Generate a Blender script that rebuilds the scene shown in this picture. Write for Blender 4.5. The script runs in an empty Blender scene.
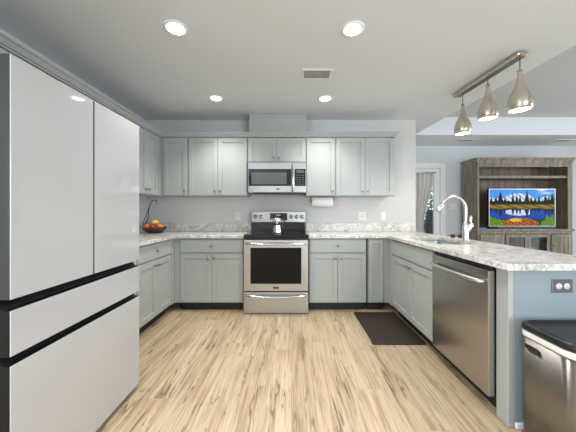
import bpy, bmesh, math, random
from mathutils import Vector, Matrix
random.seed(7)
S = bpy.context.scene
COL = S.collection
PI = math.pi

# ------------------------------------------------------------------ camera
cd = bpy.data.cameras.new('camera')
cam = bpy.data.objects.new('camera', cd); COL.objects.link(cam)
cam.location = (0, 0, 1.19); cam.rotation_euler = (PI/2, 0, 0)
cd.sensor_width = 36; cd.lens = 262/576*36
cd.shift_x = -3/576; cd.shift_y = -4/576
cd.clip_start = 0.02
S.camera = cam

# ------------------------------------------------------------------ world, light, exposure
w = bpy.data.worlds.new('world'); S.world = w; w.use_nodes = True
bg = w.node_tree.nodes['Background']
bg.inputs[0].default_value = (0.80, 0.90, 1.0, 1); bg.inputs[1].default_value = 1.2
S.view_settings.view_transform = 'Standard'; S.view_settings.look = 'None'
S.view_settings.exposure = 0.34; S.view_settings.gamma = 1
S.view_settings.use_curve_mapping = False
try:
    S.cycles.max_bounces = 10; S.cycles.diffuse_bounces = 6; S.cycles.glossy_bounces = 5
    S.cycles.sample_clamp_indirect = 6; S.cycles.caustics_reflective = False; S.cycles.caustics_refractive = False
    S.cycles.use_denoising = True
except Exception:
    pass

def area_light(name, loc, rot, sx, sy, power, color):
    l = bpy.data.lights.new(name, 'AREA'); l.shape = 'RECTANGLE'; l.size = sx; l.size_y = sy
    l.energy = power; l.color = color
    o = bpy.data.objects.new(name, l); COL.objects.link(o); o.location = loc; o.rotation_euler = rot
    return o
# daylight from behind the camera, plus fill added at unseen left and side windows
area_light('window_daylight_left', (-2.03, -1.7, 1.45), (0, math.radians(-70), 0), 1.5, 1.9, 125, (0.84, 0.93, 1.0))
area_light('window_daylight_rear', (2.8, -3.12, 1.35), (math.radians(72), 0, 0), 3.0, 2.0, 115, (0.80, 0.91, 1.0))
area_light('window_daylight_side', (6.55, 2.2, 1.45), (0, math.radians(72), 0), 1.6, 2.6, 84, (0.88, 0.94, 1.0))
CAN_POWER = 45; CAN_COLOR = (1.0, 0.985, 0.955)
PENDANT_POWER = 9

# ------------------------------------------------------------------ materials
def new_mat(name):
    m = bpy.data.materials.new(name); m.use_nodes = True
    nt = m.node_tree
    return m, nt, nt.nodes['Principled BSDF']
def pmat(name, col, rough=0.5, metal=0.0, bump=0.0, bscale=60, var=0.0, vscale=3, stretch=(1, 1, 1), coat=0.0, spec=0.5):
    m, nt, b = new_mat(name)
    b.inputs['Base Color'].default_value = (*col, 1)
    b.inputs['Roughness'].default_value = rough; b.inputs['Metallic'].default_value = metal
    b.inputs['Coat Weight'].default_value = coat; b.inputs['Coat Roughness'].default_value = 0.04
    b.inputs['Specular IOR Level'].default_value = spec
    N = nt.nodes; L = nt.links
    if bump or var:
        tc = N.new('ShaderNodeTexCoord'); mp = N.new('ShaderNodeMapping')
        mp.inputs['Scale'].default_value = stretch
        L.new(tc.outputs['Object'], mp.inputs[0])
    if var:
        n = N.new('ShaderNodeTexNoise'); n.inputs['Scale'].default_value = vscale; n.inputs['Detail'].default_value = 4
        L.new(mp.outputs[0], n.inputs[0])
        r = N.new('ShaderNodeValToRGB')
        r.color_ramp.elements[0].position = .3; r.color_ramp.elements[1].position = .7
        r.color_ramp.elements[0].color = (*[c*(1-var) for c in col], 1)
        r.color_ramp.elements[1].color = (*[min(1, c*(1+var)) for c in col], 1)
        L.new(n.outputs['Fac'], r.inputs[0]); L.new(r.outputs[0], b.inputs['Base Color'])
    if bump:
        n = N.new('ShaderNodeTexNoise'); n.inputs['Scale'].default_value = bscale; n.inputs['Detail'].default_value = 3
        L.new(mp.outputs[0], n.inputs[0])
        bp = N.new('ShaderNodeBump'); bp.inputs['Strength'].default_value = bump; bp.inputs['Distance'].default_value = .002
        L.new(n.outputs['Fac'], bp.inputs['Height']); L.new(bp.outputs[0], b.inputs['Normal'])
    return m
def emat(name, col, strength):
    m, nt, b = new_mat(name)
    b.inputs['Base Color'].default_value = (*col, 1)
    b.inputs['Emission Color'].default_value = (*col, 1); b.inputs['Emission Strength'].default_value = strength
    return m
def math_node(nt, op, a, b=None):
    n = nt.nodes.new('ShaderNodeMath'); n.operation = op
    for i, v in enumerate((a, b)):
        if v is None: continue
        if isinstance(v, (int, float)): n.inputs[i].default_value = v
        else: nt.links.new(v, n.inputs[i])
    return n.outputs[0]
def ramp(nt, fac, stops):
    r = nt.nodes.new('ShaderNodeValToRGB'); e = r.color_ramp.elements
    while len(e) < len(stops): e.new(0.5)
    for i, (p, c) in enumerate(stops):
        e[i].position = p; e[i].color = (*c, 1) if len(c) == 3 else c
    nt.links.new(fac, r.inputs[0]); return r.outputs[0]
def mix(nt, mode, fac, a, b):
    n = nt.nodes.new('ShaderNodeMix'); n.data_type = 'RGBA'; n.blend_type = mode
    for idx, v in ((0, fac), (6, a), (7, b)):
        if isinstance(v, (int, float)): n.inputs[idx].default_value = v
        elif isinstance(v, tuple): n.inputs[idx].default_value = (*v, 1)
        else: nt.links.new(v, n.inputs[idx])
    return n.outputs[2]

def floor_material():
    m, nt, b = new_mat('oak_plank_floor'); N = nt.nodes; L = nt.links
    tc = N.new('ShaderNodeTexCoord'); sp = N.new('ShaderNodeSeparateXYZ'); L.new(tc.outputs['Object'], sp.inputs[0])
    cb = N.new('ShaderNodeCombineXYZ'); L.new(sp.outputs[1], cb.inputs[0]); L.new(sp.outputs[0], cb.inputs[1])
    rowf = math_node(nt, 'DIVIDE', sp.outputs[0], .152); row = math_node(nt, 'FLOOR', rowf)
    wn1 = N.new('ShaderNodeTexWhiteNoise'); wn1.noise_dimensions = '1D'; L.new(row, wn1.inputs['W'])
    colf = math_node(nt, 'ADD', math_node(nt, 'DIVIDE', sp.outputs[1], 1.22), math_node(nt, 'MULTIPLY', wn1.outputs[0], 7.0))
    wn2 = N.new('ShaderNodeTexWhiteNoise'); wn2.noise_dimensions = '2D'
    cc = N.new('ShaderNodeCombineXYZ'); L.new(row, cc.inputs[0]); L.new(math_node(nt, 'FLOOR', colf), cc.inputs[1]); L.new(cc.outputs[0], wn2.inputs['Vector'])
    rv = wn2.outputs[0]
    def edge(f, w_): 
        q = math_node(nt, 'FRACT', f); return math_node(nt, 'LESS_THAN', math_node(nt, 'MINIMUM', q, math_node(nt, 'SUBTRACT', 1.0, q)), w_)
    seam = math_node(nt, 'MAXIMUM', edge(rowf, .007), edge(colf, .0012))
    off = N.new('ShaderNodeCombineXYZ')
    L.new(math_node(nt, 'MULTIPLY', rv, 17.3), off.inputs[0]); L.new(math_node(nt, 'MULTIPLY', rv, 9.1), off.inputs[1])
    def grain(sx, sy, detail, dist, rough=.55):
        mp = N.new('ShaderNodeVectorMath'); mp.operation = 'MULTIPLY_ADD'
        L.new(cb.outputs[0], mp.inputs[0]); mp.inputs[1].default_value = (sx, sy, 1); L.new(off.outputs[0], mp.inputs[2])
        n = N.new('ShaderNodeTexNoise'); n.inputs['Scale'].default_value = 1; n.inputs['Detail'].default_value = detail
        n.inputs['Distortion'].default_value = dist; n.inputs['Roughness'].default_value = rough
        L.new(mp.outputs[0], n.inputs[0]); return n.outputs['Fac']
    base = ramp(nt, grain(1.2, 15, 7, 0.8, .66), [(.30, (.42, .295, .175)), (.43, (.575, .44, .29)), (.54, (.645, .515, .36)), (.70, (.70, .58, .425))])
    fine = ramp(nt, grain(2.6, 75, 5, .3, .7), [(.36, (.60, .53, .45)), (.50, (1, 1, 1)), (.66, (1.1, 1.1, 1.1))])
    c = mix(nt, 'MULTIPLY', 0.8, base, fine)
    def streak(sx, sy, dist, width, g0, g1, gx, gy, amount, col):
        nonlocal c
        v = grain(sx, sy, 3, dist, .5)
        d = math_node(nt, 'ABSOLUTE', math_node(nt, 'SUBTRACT', v, 0.5))
        line = ramp(nt, d, [(0.0, (1, 1, 1)), (width*.4, (.8, .8, .8)), (width, (0, 0, 0))])
        gate = ramp(nt, grain(gx, gy, 2, 0), [(g0, (0, 0, 0)), (g1, (1, 1, 1))])
        c = mix(nt, 'MIX', math_node(nt, 'MULTIPLY', mix(nt, 'MULTIPLY', 1.0, line, gate), amount), c, col)
    streak(.8, 11, 1.5, .020, .50, .56, 2.2, 6.5, .85, (.13, .085, .05))
    streak(1.5, 26, .6, .05, .46, .60, 2.1, 7.0, .5, (.34, .235, .145))
    tone = ramp(nt, rv, [(0, (.76, .74, .70)), (.5, (.82, .805, .77)), (1, (.88, .865, .83))])
    c = mix(nt, 'MULTIPLY', 1.0, c, tone)
    c = mix(nt, 'MIX', math_node(nt, 'MULTIPLY', seam, .35), c, (.26, .19, .12))
    L.new(c, b.inputs['Base Color']); b.inputs['Roughness'].default_value = 0.42
    return m
def granite_material():
    m, nt, b = new_mat('speckled_granite'); N = nt.nodes; L = nt.links
    tc = N.new('ShaderNodeTexCoord')
    def noise(scale, detail, dist=0, rough=.6):
        n = N.new('ShaderNodeTexNoise'); n.inputs['Scale'].default_value = scale; n.inputs['Detail'].default_value = detail
        n.inputs['Distortion'].default_value = dist; n.inputs['Roughness'].default_value = rough
        L.new(tc.outputs['Object'], n.inputs[0]); return n.outputs['Fac']
    c = ramp(nt, noise(11, 9, 1.0, .68), [(.30, (.34, .325, .315)), (.43, (.60, .57, .54)), (.55, (.77, .745, .71)), (.70, (.83, .82, .80))])
    v = math_node(nt, 'ABSOLUTE', math_node(nt, 'SUBTRACT', noise(4.0, 6, 2.0), .5))
    vein = ramp(nt, v, [(0, (1, 1, 1)), (.05, (0, 0, 0))])
    gate = ramp(nt, noise(3.1, 2), [(.45, (0, 0, 0)), (.6, (1, 1, 1))])
    c = mix(nt, 'MIX', math_node(nt, 'MULTIPLY', mix(nt, 'MULTIPLY', 1, vein, gate), .55), c, (.26, .25, .26))
    sp = ramp(nt, noise(55, 3, 0, .7), [(.57, (0, 0, 0)), (.66, (1, 1, 1))])
    c = mix(nt, 'MIX', math_node(nt, 'MULTIPLY', sp, .7), c, (.13, .12, .12))
    L.new(c, b.inputs['Base Color']); b.inputs['Roughness'].default_value = 0.22
    return m
def weathered_wood(name, lo, hi, plank=0.11):
    m, nt, b = new_mat(name); N = nt.nodes; L = nt.links
    tc = N.new('ShaderNodeTexCoord'); mp = N.new('ShaderNodeMapping'); mp.inputs['Scale'].default_value = (26, 26, 2.2)
    L.new(tc.outputs['Object'], mp.inputs[0])
    n = N.new('ShaderNodeTexNoise'); n.inputs['Scale'].default_value = 1; n.inputs['Detail'].default_value = 6
    L.new(mp.outputs[0], n.inputs[0])
    c = ramp(nt, n.outputs['Fac'], [(.3, lo), (.7, hi)])
    sp = N.new('ShaderNodeSeparateXYZ'); L.new(tc.outputs['Object'], sp.inputs[0])
    fr = math_node(nt, 'FRACT', math_node(nt, 'DIVIDE', math_node(nt, 'ADD', sp.outputs[0], sp.outputs[1]), plank))
    gap = ramp(nt, fr, [(0, (.35, .33, .31)), (.06, (1, 1, 1))])
    c = mix(nt, 'MULTIPLY', .8, c, gap)
    L.new(c, b.inputs['Base Color']); b.inputs['Roughness'].default_value = 0.6
    return m
def brushed(name, col, rough, axis_stretch, var=.03, aniso=0):
    m, nt, b = new_mat(name); N = nt.nodes; L = nt.links
    b.inputs['Metallic'].default_value = 1
    tc = N.new('ShaderNodeTexCoord'); mp = N.new('ShaderNodeMapping'); mp.inputs['Scale'].default_value = axis_stretch
    L.new(tc.outputs['Object'], mp.inputs[0])
    n = N.new('ShaderNodeTexNoise'); n.inputs['Scale'].default_value = 1; n.inputs['Detail'].default_value = 3
    L.new(mp.outputs[0], n.inputs[0])
    L.new(ramp(nt, n.outputs['Fac'], [(.3, tuple(c*(1-var) for c in col)), (.7, tuple(min(1, c*(1+var)) for c in col))]), b.inputs['Base Color'])
    rr = ramp(nt, n.outputs['Fac'], [(.3, (rough*.93,)*3), (.7, (rough*1.07,)*3)])
    if var >= .02: L.new(rr, b.inputs['Roughness'])
    else: b.inputs['Roughness'].default_value = rough
    if aniso:
        tg = N.new('ShaderNodeTangent'); tg.direction_type = 'RADIAL'; tg.axis = 'Z'
        L.new(tg.outputs[0], b.inputs['Tangent']); b.inputs['Anisotropic'].default_value = aniso; b.inputs['Anisotropic Rotation'].default_value = .25
    return m

M = {}
M['wall'] = pmat('painted_wall', (.63, .63, .62), .75, bump=.15, bscale=180)
M['wall_pale'] = pmat('painted_living_wall', (.66, .685, .705), .75, bump=.15, bscale=180)
M['ceiling'] = pmat('painted_ceiling', (.735, .78, .825), .8, bump=.2, bscale=120)
M['tray'] = pmat('grey_tray_ceiling_paint', (.56, .58, .60), .8, bump=.2, bscale=120)  # darker tone puts the dim living room's shade into the tray colour
M['trim'] = pmat('white_trim_paint', (.86, .86, .87), .4, bump=.03)
M['paint'] = pmat('grey_cabinet_paint', (.40, .42, .412), .38, bump=.04, bscale=90, var=.02)
M['paint_blue'] = pmat('pale_blue_panel_paint', (.262, .312, .338), .45, bump=.05, bscale=90, var=.03)  # cabinet paint with cool window light tinted into the colour
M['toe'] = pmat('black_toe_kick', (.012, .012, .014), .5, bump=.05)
M['granite'] = granite_material()
M['floor'] = floor_material()
M['steel'] = brushed('brushed_steel', (.50, .495, .49), .30, (3, 3, 160))
M['steel_dark'] = brushed('brushed_steel_dishwasher', (.47, .455, .44), .27, (2, 2, 90), .006)
M['steel_can'] = brushed('brushed_steel_can', (.30, .28, .26), .28, (45, 45, .6), .015, .93)
M['nickel'] = pmat('satin_nickel', (.62, .605, .585), .36, 1, bump=.02)
M['knob'] = pmat('aged_nickel_knob', (.34, .33, .31), .34, 1, bump=.02)
M['chrome'] = pmat('polished_steel', (.72, .72, .72), .12, 1, bump=.01)
M['bronze'] = brushed('brushed_champagne_nickel', (.64, .58, .50), .27, (8, 8, 1.5), .008, .6)
M['black_glass'] = pmat('black_glass', (.006, .006, .007), .06, bump=.005, bscale=4)
M['oven_glass'] = pmat('oven_glass', (.006, .006, .007), .08, bump=.01, bscale=5, spec=.18)
M['black'] = pmat('black_plastic', (.012, .012, .013), .35, bump=.04)
M['grey_glass'] = pmat('grey_window_glass', (.10, .115, .125), .12, bump=.01, bscale=5)
M['fridge_dark'] = pmat('charcoal_fridge_steel', (.045, .046, .050), .38, bump=.05, stretch=(4, 4, 60), spec=.4)
M['fridge_grip'] = pmat('black_fridge_grip', (.010, .010, .011), .45, bump=.02, spec=.3)
M['fridge_white'] = pmat('white_fridge_glass', (.50, .505, .52), .055, bump=.004, bscale=3)
M['white_plastic'] = pmat('white_plastic', (.80, .79, .77), .4, bump=.02)
M['paper'] = pmat('paper_towel', (.82, .81, .80), .9, bump=.4, bscale=140)
M['bulb'] = emat('warm_lamp_glow', (1.0, .93, .82), 9)
M['can_glow'] = emat('recessed_lamp_glow', (1.0, .95, .88), 14)
M['mat'] = pmat('brown_rubber_mat', (.034, .021, .016), .45, bump=.5, bscale=90)
M['curtain'] = pmat('sheer_grey_curtain', (.62, .60, .58), .8, bump=.2, bscale=200)
M['wood'] = weathered_wood('weathered_grey_wood', (.13, .112, .085), (.32, .275, .215))
M['wood_dark'] = weathered_wood('weathered_brown_wood', (.11, .080, .062), (.26, .195, .152))
M['pewter'] = pmat('dark_pewter_plate', (.20, .205, .21), .35, .8, bump=.01)
M['tv_frame'] = pmat('silver_tv_bezel', (.30, .31, .33), .35, .8, bump=.01)
M['orange'] = pmat('orange_peel', (.78, .27, .03), .45, bump=.5, bscale=120, var=.08)
M['lemon'] = pmat('lemon_peel', (.85, .58, .05), .45, bump=.4, bscale=100, var=.06)
M['apple'] = pmat('red_apple_skin', (.35, .045, .03), .3, bump=.05, var=.3, vscale=14)
M['bowl'] = pmat('dark_brown_bowl', (.045, .025, .018), .35, bump=.3, bscale=40)
M['wire'] = pmat('black_wire', (.012, .012, .012), .35, bump=.03)
M['leaf'] = pmat('green_leaf', (.06, .16, .045), .6, bump=.3, bscale=20, var=.4, vscale=5)
M['bark'] = pmat('dark_bark', (.018, .017, .020), .8, bump=.6, bscale=30)
M['lawn'] = pmat('lawn', (.10, .20, .05), .9, bump=.6, bscale=40, var=.3)
M['blue_box'] = pmat('bright_blue_plastic', (.02, .36, .72), .35, bump=.02)
def glass_mat():
    m, nt, b = new_mat('clear_window_glass'); N = nt.nodes; L = nt.links
    t = N.new('ShaderNodeBsdfTransparent'); g = N.new('ShaderNodeBsdfGlossy'); g.inputs['Roughness'].default_value = .03
    fr = N.new('ShaderNodeFresnel'); fr.inputs[0].default_value = 1.45
    mx = N.new('ShaderNodeMixShader'); L.new(fr.outputs[0], mx.inputs[0]); L.new(t.outputs[0], mx.inputs[1]); L.new(g.outputs[0], mx.inputs[2])
    L.new(mx.outputs[0], N['Material Output'].inputs[0]); return m
M['glass'] = glass_mat()

# ------------------------------------------------------------------ mesh helpers
def box(bm, x0, x1, y0, y1, z0, z1, bev=0.0, seg=1):
    r = bmesh.ops.create_cube(bm, size=1)
    vs = r['verts']
    for v in vs:
        v.co = Vector((x0+(v.co.x+.5)*(x1-x0), y0+(v.co.y+.5)*(y1-y0), z0+(v.co.z+.5)*(z1-z0)))
    if bev:
        es = list({e for v in vs for e in v.link_edges})
        bmesh.ops.bevel(bm, geom=es, offset=bev, segments=seg, affect='EDGES', profile=.5)
    return vs
def lathe(bm, prof, cx=0, cy=0, cz=0, seg=24, mat=None, smooth=True):
    rings = []
    for r, z in prof:
        if r < 1e-6: rings.append([bm.verts.new((cx, cy, cz+z))])
        else: rings.append([bm.verts.new((cx+r*math.cos(2*PI*k/seg), cy+r*math.sin(2*PI*k/seg), cz+z)) for k in range(seg)])
    for a, b in zip(rings, rings[1:]):
        for k in range(seg):
            k2 = (k+1) % seg
            if len(a) == 1 and len(b) == 1: continue
            if len(a) == 1: f = bm.faces.new((a[0], b[k2], b[k]))
            elif len(b) == 1: f = bm.faces.new((a[k], a[k2], b[0]))
            else: f = bm.faces.new((a[k], a[k2], b[k2], b[k]))
            f.smooth = smooth
    vs = [v for r in rings for v in r]
    if mat is not None:
        for v in vs: v.co = mat @ v.co
    return vs
def tube(bm, pts, rad, seg=12, cap=True):
    pts = [Vector(p) for p in pts]
    rad = rad if isinstance(rad, (list, tuple)) else [rad]*len(pts)
    rings = []; up = None
    for i, p in enumerate(pts):
        t = (pts[min(i+1, len(pts)-1)]-pts[max(i-1, 0)]).normalized()
        if up is None:
            up = Vector((0, 0, 1)) if abs(t.z) < .9 else Vector((1, 0, 0))
        n = (up-t*up.dot(t)).normalized(); b = t.cross(n); up = n
        rings.append([bm.verts.new(p+rad[i]*(math.cos(2*PI*k/seg)*n+math.sin(2*PI*k/seg)*b)) for k in range(seg)])
    for a, b in zip(rings, rings[1:]):
        for k in range(seg):
            f = bm.faces.new((a[k], a[(k+1) % seg], b[(k+1) % seg], b[k])); f.smooth = True
    if cap:
        bm.faces.new(rings[0][::-1]); bm.faces.new(rings[-1])
def prism(bm, poly, z0, z1, mat=None, bev=0):
    a = [bm.verts.new((x, y, z0)) for x, y in poly]; b = [bm.verts.new((x, y, z1)) for x, y in poly]
    n = len(poly); fs = [bm.faces.new(a[::-1]), bm.faces.new(b)]
    for k in range(n): fs.append(bm.faces.new((a[k], a[(k+1) % n], b[(k+1) % n], b[k])))
    if mat is not None:
        for v in a+b: v.co = mat @ v.co
    if bev:
        es = list({e for f in fs[:2] for e in f.edges})
        bmesh.ops.bevel(bm, geom=es, offset=bev, segments=2, affect='EDGES', profile=.5)
def round_rect(x0, x1, y0, y1, radii, n=6):
    # radii: (x0y0, x1y0, x1y1, x0y1)
    out = []
    for (cx, cy, a0, r) in ((x0+radii[0], y0+radii[0], PI, radii[0]), (x1-radii[1], y0+radii[1], 1.5*PI, radii[1]),
                            (x1-radii[2], y1-radii[2], 0, radii[2]), (x0+radii[3], y1-radii[3], .5*PI, radii[3])):
        for k in range(n+1):
            a = a0+k/n*PI/2; out.append((cx+r*math.cos(a), cy+r*math.sin(a)))
    return out
def grid_slab(bm, xs, ys, filled, z0, z1):
    vt = {}
    def V(i, j, k):
        if (i, j, k) not in vt: vt[(i, j, k)] = bm.verts.new((xs[i], ys[j], (z0, z1)[k]))
        return vt[(i, j, k)]
    nx, ny = len(xs)-1, len(ys)-1
    F = lambda i, j: 0 <= i < nx and 0 <= j < ny and filled(i, j)
    for i in range(nx):
        for j in range(ny):
            if not F(i, j): continue
            bm.faces.new((V(i, j, 1), V(i+1, j, 1), V(i+1, j+1, 1), V(i, j+1, 1)))
            bm.faces.new((V(i, j, 0), V(i, j+1, 0), V(i+1, j+1, 0), V(i+1, j, 0)))
            if not F(i-1, j): bm.faces.new((V(i, j, 0), V(i, j, 1), V(i, j+1, 1), V(i, j+1, 0)))
            if not F(i+1, j): bm.faces.new((V(i+1, j, 0), V(i+1, j+1, 0), V(i+1, j+1, 1), V(i+1, j, 1)))
            if not F(i, j-1): bm.faces.new((V(i, j, 0), V(i+1, j, 0), V(i+1, j, 1), V(i, j, 1)))
            if not F(i, j+1): bm.faces.new((V(i, j+1, 0), V(i, j+1, 1), V(i+1, j+1, 1), V(i+1, j+1, 0)))
def sweep(bm, path, prof, closed=False):
    # path: list of (x,y); prof: list of (out,z), 'out' to the right-hand side of travel
    P = [Vector((x, y)) for x, y in path]; rings = []
    for i, p in enumerate(P):
        d0 = (P[i]-P[i-1]).normalized() if i > 0 else (P[1]-P[0]).normalized()
        d1 = (P[i+1]-P[i]).normalized() if i < len(P)-1 else d0
        n0 = Vector((d0.y, -d0.x)); n1 = Vector((d1.y, -d1.x))
        m = (n0+n1).normalized(); m /= max(.2, m.dot(n0))
        rings.append([bm.verts.new((p.x+m.x*o, p.y+m.y*o, z)) for o, z in prof])
    n = len(prof)
    for a, b in zip(rings, rings[1:]):
        for k in range(n): bm.faces.new((a[k], a[(k+1) % n], b[(k+1) % n], b[k]))
    bm.faces.new(rings[0][::-1]); bm.faces.new(rings[-1])

def obj(name, bm, mat, parent=None, loc=None, bevel=0):
    bmesh.ops.recalc_face_normals(bm, faces=bm.faces)
    me = bpy.data.meshes.new(name); bm.to_mesh(me); bm.free()
    o = bpy.data.objects.new(name, me); COL.objects.link(o)
    if mat is not None: me.materials.append(mat)
    if parent is not None: o.parent = parent
    if loc is not None: o.location = loc
    if bevel:
        md = o.modifiers.new('edge_bevel', 'BEVEL'); md.width = bevel; md.segments = 2; md.limit_method = 'ANGLE'; md.angle_limit = math.radians(50)
    return o
def tag(o, label, cat, group=None):
    o['label'] = label; o['category'] = cat
    if group: o['group'] = group
    return o
def thing(name, label, cat, loc=(0, 0, 0), rotz=0, group=None):
    o = bpy.data.objects.new(name, None); COL.objects.link(o)
    o.empty_display_size = .1; o.location = loc; o.rotation_euler = (0, 0, rotz)
    return tag(o, label, cat, group)
def struct(name, bm, mat, bevel=0):
    o = obj(name, bm, mat, bevel=bevel); o['kind'] = 'structure'; return o
def B(*boxes):
    bm = bmesh.new()
    for b in boxes: box(bm, *b)
    return bm
def dup(root, loc, label, rotz=None):
    r = root.copy(); COL.objects.link(r); r.location = loc; r['label'] = label
    if rotz is not None: r.rotation_euler = (0, 0, rotz)
    for ch in list(root.children):
        c = ch.copy(); COL.objects.link(c); c.parent = r
        for g in ch.children:
            d = g.copy(); COL.objects.link(d); d.parent = c
    return r

# ------------------------------------------------------------------ room shell
LW, BW, CZ = -2.07, 3.74, 2.50
WE = 1.78                       # right end of the kitchen back wall
LB, RW, RB = 5.20, 6.60, -3.20   # living back wall, right wall, rear wall
struct('floor', B((LW-.1, RW+.1, RB-.1, LB+.1, -.10, 0)), M['floor'])
bm = bmesh.new()
xs = [LW-.1, 2.17, 5.7, RW+.1]; ys = [RB-.1, 0.6, 4.45, LB+.1]
grid_slab(bm, xs, ys, lambda i, j: not (i == 1 and j == 1), CZ, CZ+.30)
for v in bm.verts:
    if abs(v.co.x-2.17) < 1e-4: v.co.x = 2.09 if v.co.y > 3 else 2.32
struct('ceiling', bm, M['ceiling'])
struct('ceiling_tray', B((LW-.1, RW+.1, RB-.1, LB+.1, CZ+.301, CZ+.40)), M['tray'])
struct('wall_left', B((LW-.1, LW, RB, -2.7, 0, CZ), (LW-.1, LW, -.7, BW+.12, 0, CZ), (LW-.1, LW, -2.7, -.7, 0, .6), (LW-.1, LW, -2.7, -.7, 2.3, CZ)), M['wall'])
struct('wall_back', B((LW, WE, BW, BW+.12, 0, CZ)), M['wall'])
struct('wall_side', B((WE-.24, WE-.12, BW+.121, LB, 0, CZ)), M['wall'])
DX0, DX1, DZ = 1.90, 2.96, 2.06    # glazed door opening
struct('wall_living', B((WE-.12, DX0, LB, LB+.1, 0, CZ), (DX1, RW, LB, LB+.1, 0, CZ), (DX0, DX1, LB, LB+.1, DZ, CZ)), M['wall_pale'])
struct('wall_right', B((RW, RW+.1, RB, .8, 0, CZ), (RW, RW+.1, 3.6, LB, 0, CZ), (RW, RW+.1, .8, 3.6, 0, .6), (RW, RW+.1, .8, 3.6, 2.3, CZ)), M['wall_pale'])
struct('wall_rear', B((LW, 1.2, RB-.1, RB, 0, CZ), (4.4, RW, RB-.1, RB, 0, CZ), (1.2, 4.4, RB-.1, RB, 2.4, CZ), (1.2, 4.4, RB-.1, RB, 0, .3)), M['wall'])
def window(n, x0, x1, z0, z1, along='x', at=RB-.05):
    def bx(a0, a1, d, zz0, zz1): return (a0, a1, at-d, at+d, zz0, zz1) if along == 'x' else (at-d, at+d, a0, a1, zz0, zz1)
    mid = (x0+x1)/2
    o = struct('window_%d' % n, B(bx(x0, x0+.06, .04, z0, z1), bx(x1-.06, x1, .04, z0, z1), bx(x0+.06, x1-.06, .04, z0, z0+.06),
               bx(x0+.06, x1-.06, .04, z1-.06, z1), bx(mid-.03, mid+.03, .03, z0+.06, z1-.06)), M['trim'])
    obj('window_pane', B(bx(x0+.06, mid-.03, .004, z0+.06, z1-.06), bx(mid+.03, x1-.06, .004, z0+.06, z1-.06)), M['glass'], o)
window(1, -2.7, -.7, .6, 2.3, 'y', LW-.05); window(2, 1.2, 4.4, .3, 2.4); window(3, .8, 3.6, .6, 2.3, 'y', RW+.05)  # out of view; left and right wall windows added to carry the fill

# glazed door with casing (left part is behind the kitchen wall)
bm = B((DX0-.10, DX0, LB-.02, LB, 0, DZ+.10), (DX1, DX1+.10, LB-.02, LB, 0, DZ+.10), (DX0, DX1, LB-.02, LB, DZ, DZ+.10))
struct('trim_1', bm, M['trim'], bevel=.004)
d = struct('door_1', B((DX0+.002, DX0+.11, LB+.012, LB+.055, .01, DZ-.002), (DX1-.115, DX1-.002, LB+.012, LB+.055, .01, DZ-.002),
                       (DX0+.11, DX1-.115, LB+.012, LB+.055, DZ-.09, DZ-.002), (DX0+.11, DX1-.115, LB+.012, LB+.055, .01, .28)), M['trim'], bevel=.003)
obj('door_pane', B((DX0+.11, DX1-.115, LB+.03, LB+.036, .28, DZ-.09)), M['glass'], d)

# crown molding over the upper cabinets
bm = bmesh.new()
prof = [(-.02, 2.163), (.004, 2.163), (.004, 2.176), (.018, 2.178), (.020, 2.184), (.032, 2.200), (.032, 2.208), (.042, 2.209), (.042, 2.222), (-.02, 2.222)]
sweep(bm, [(-1.705, .92), (-1.705, 3.405), (1.352, 3.405), (1.352, 3.739)], prof)
struct('trim_2', bm, M['paint'])

# boxed duct chase above the microwave cabinet
struct('trim_3', B((-.556, .205, 3.48, BW-.001, 2.224, CZ-.001, .002)), M['paint'])

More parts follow.
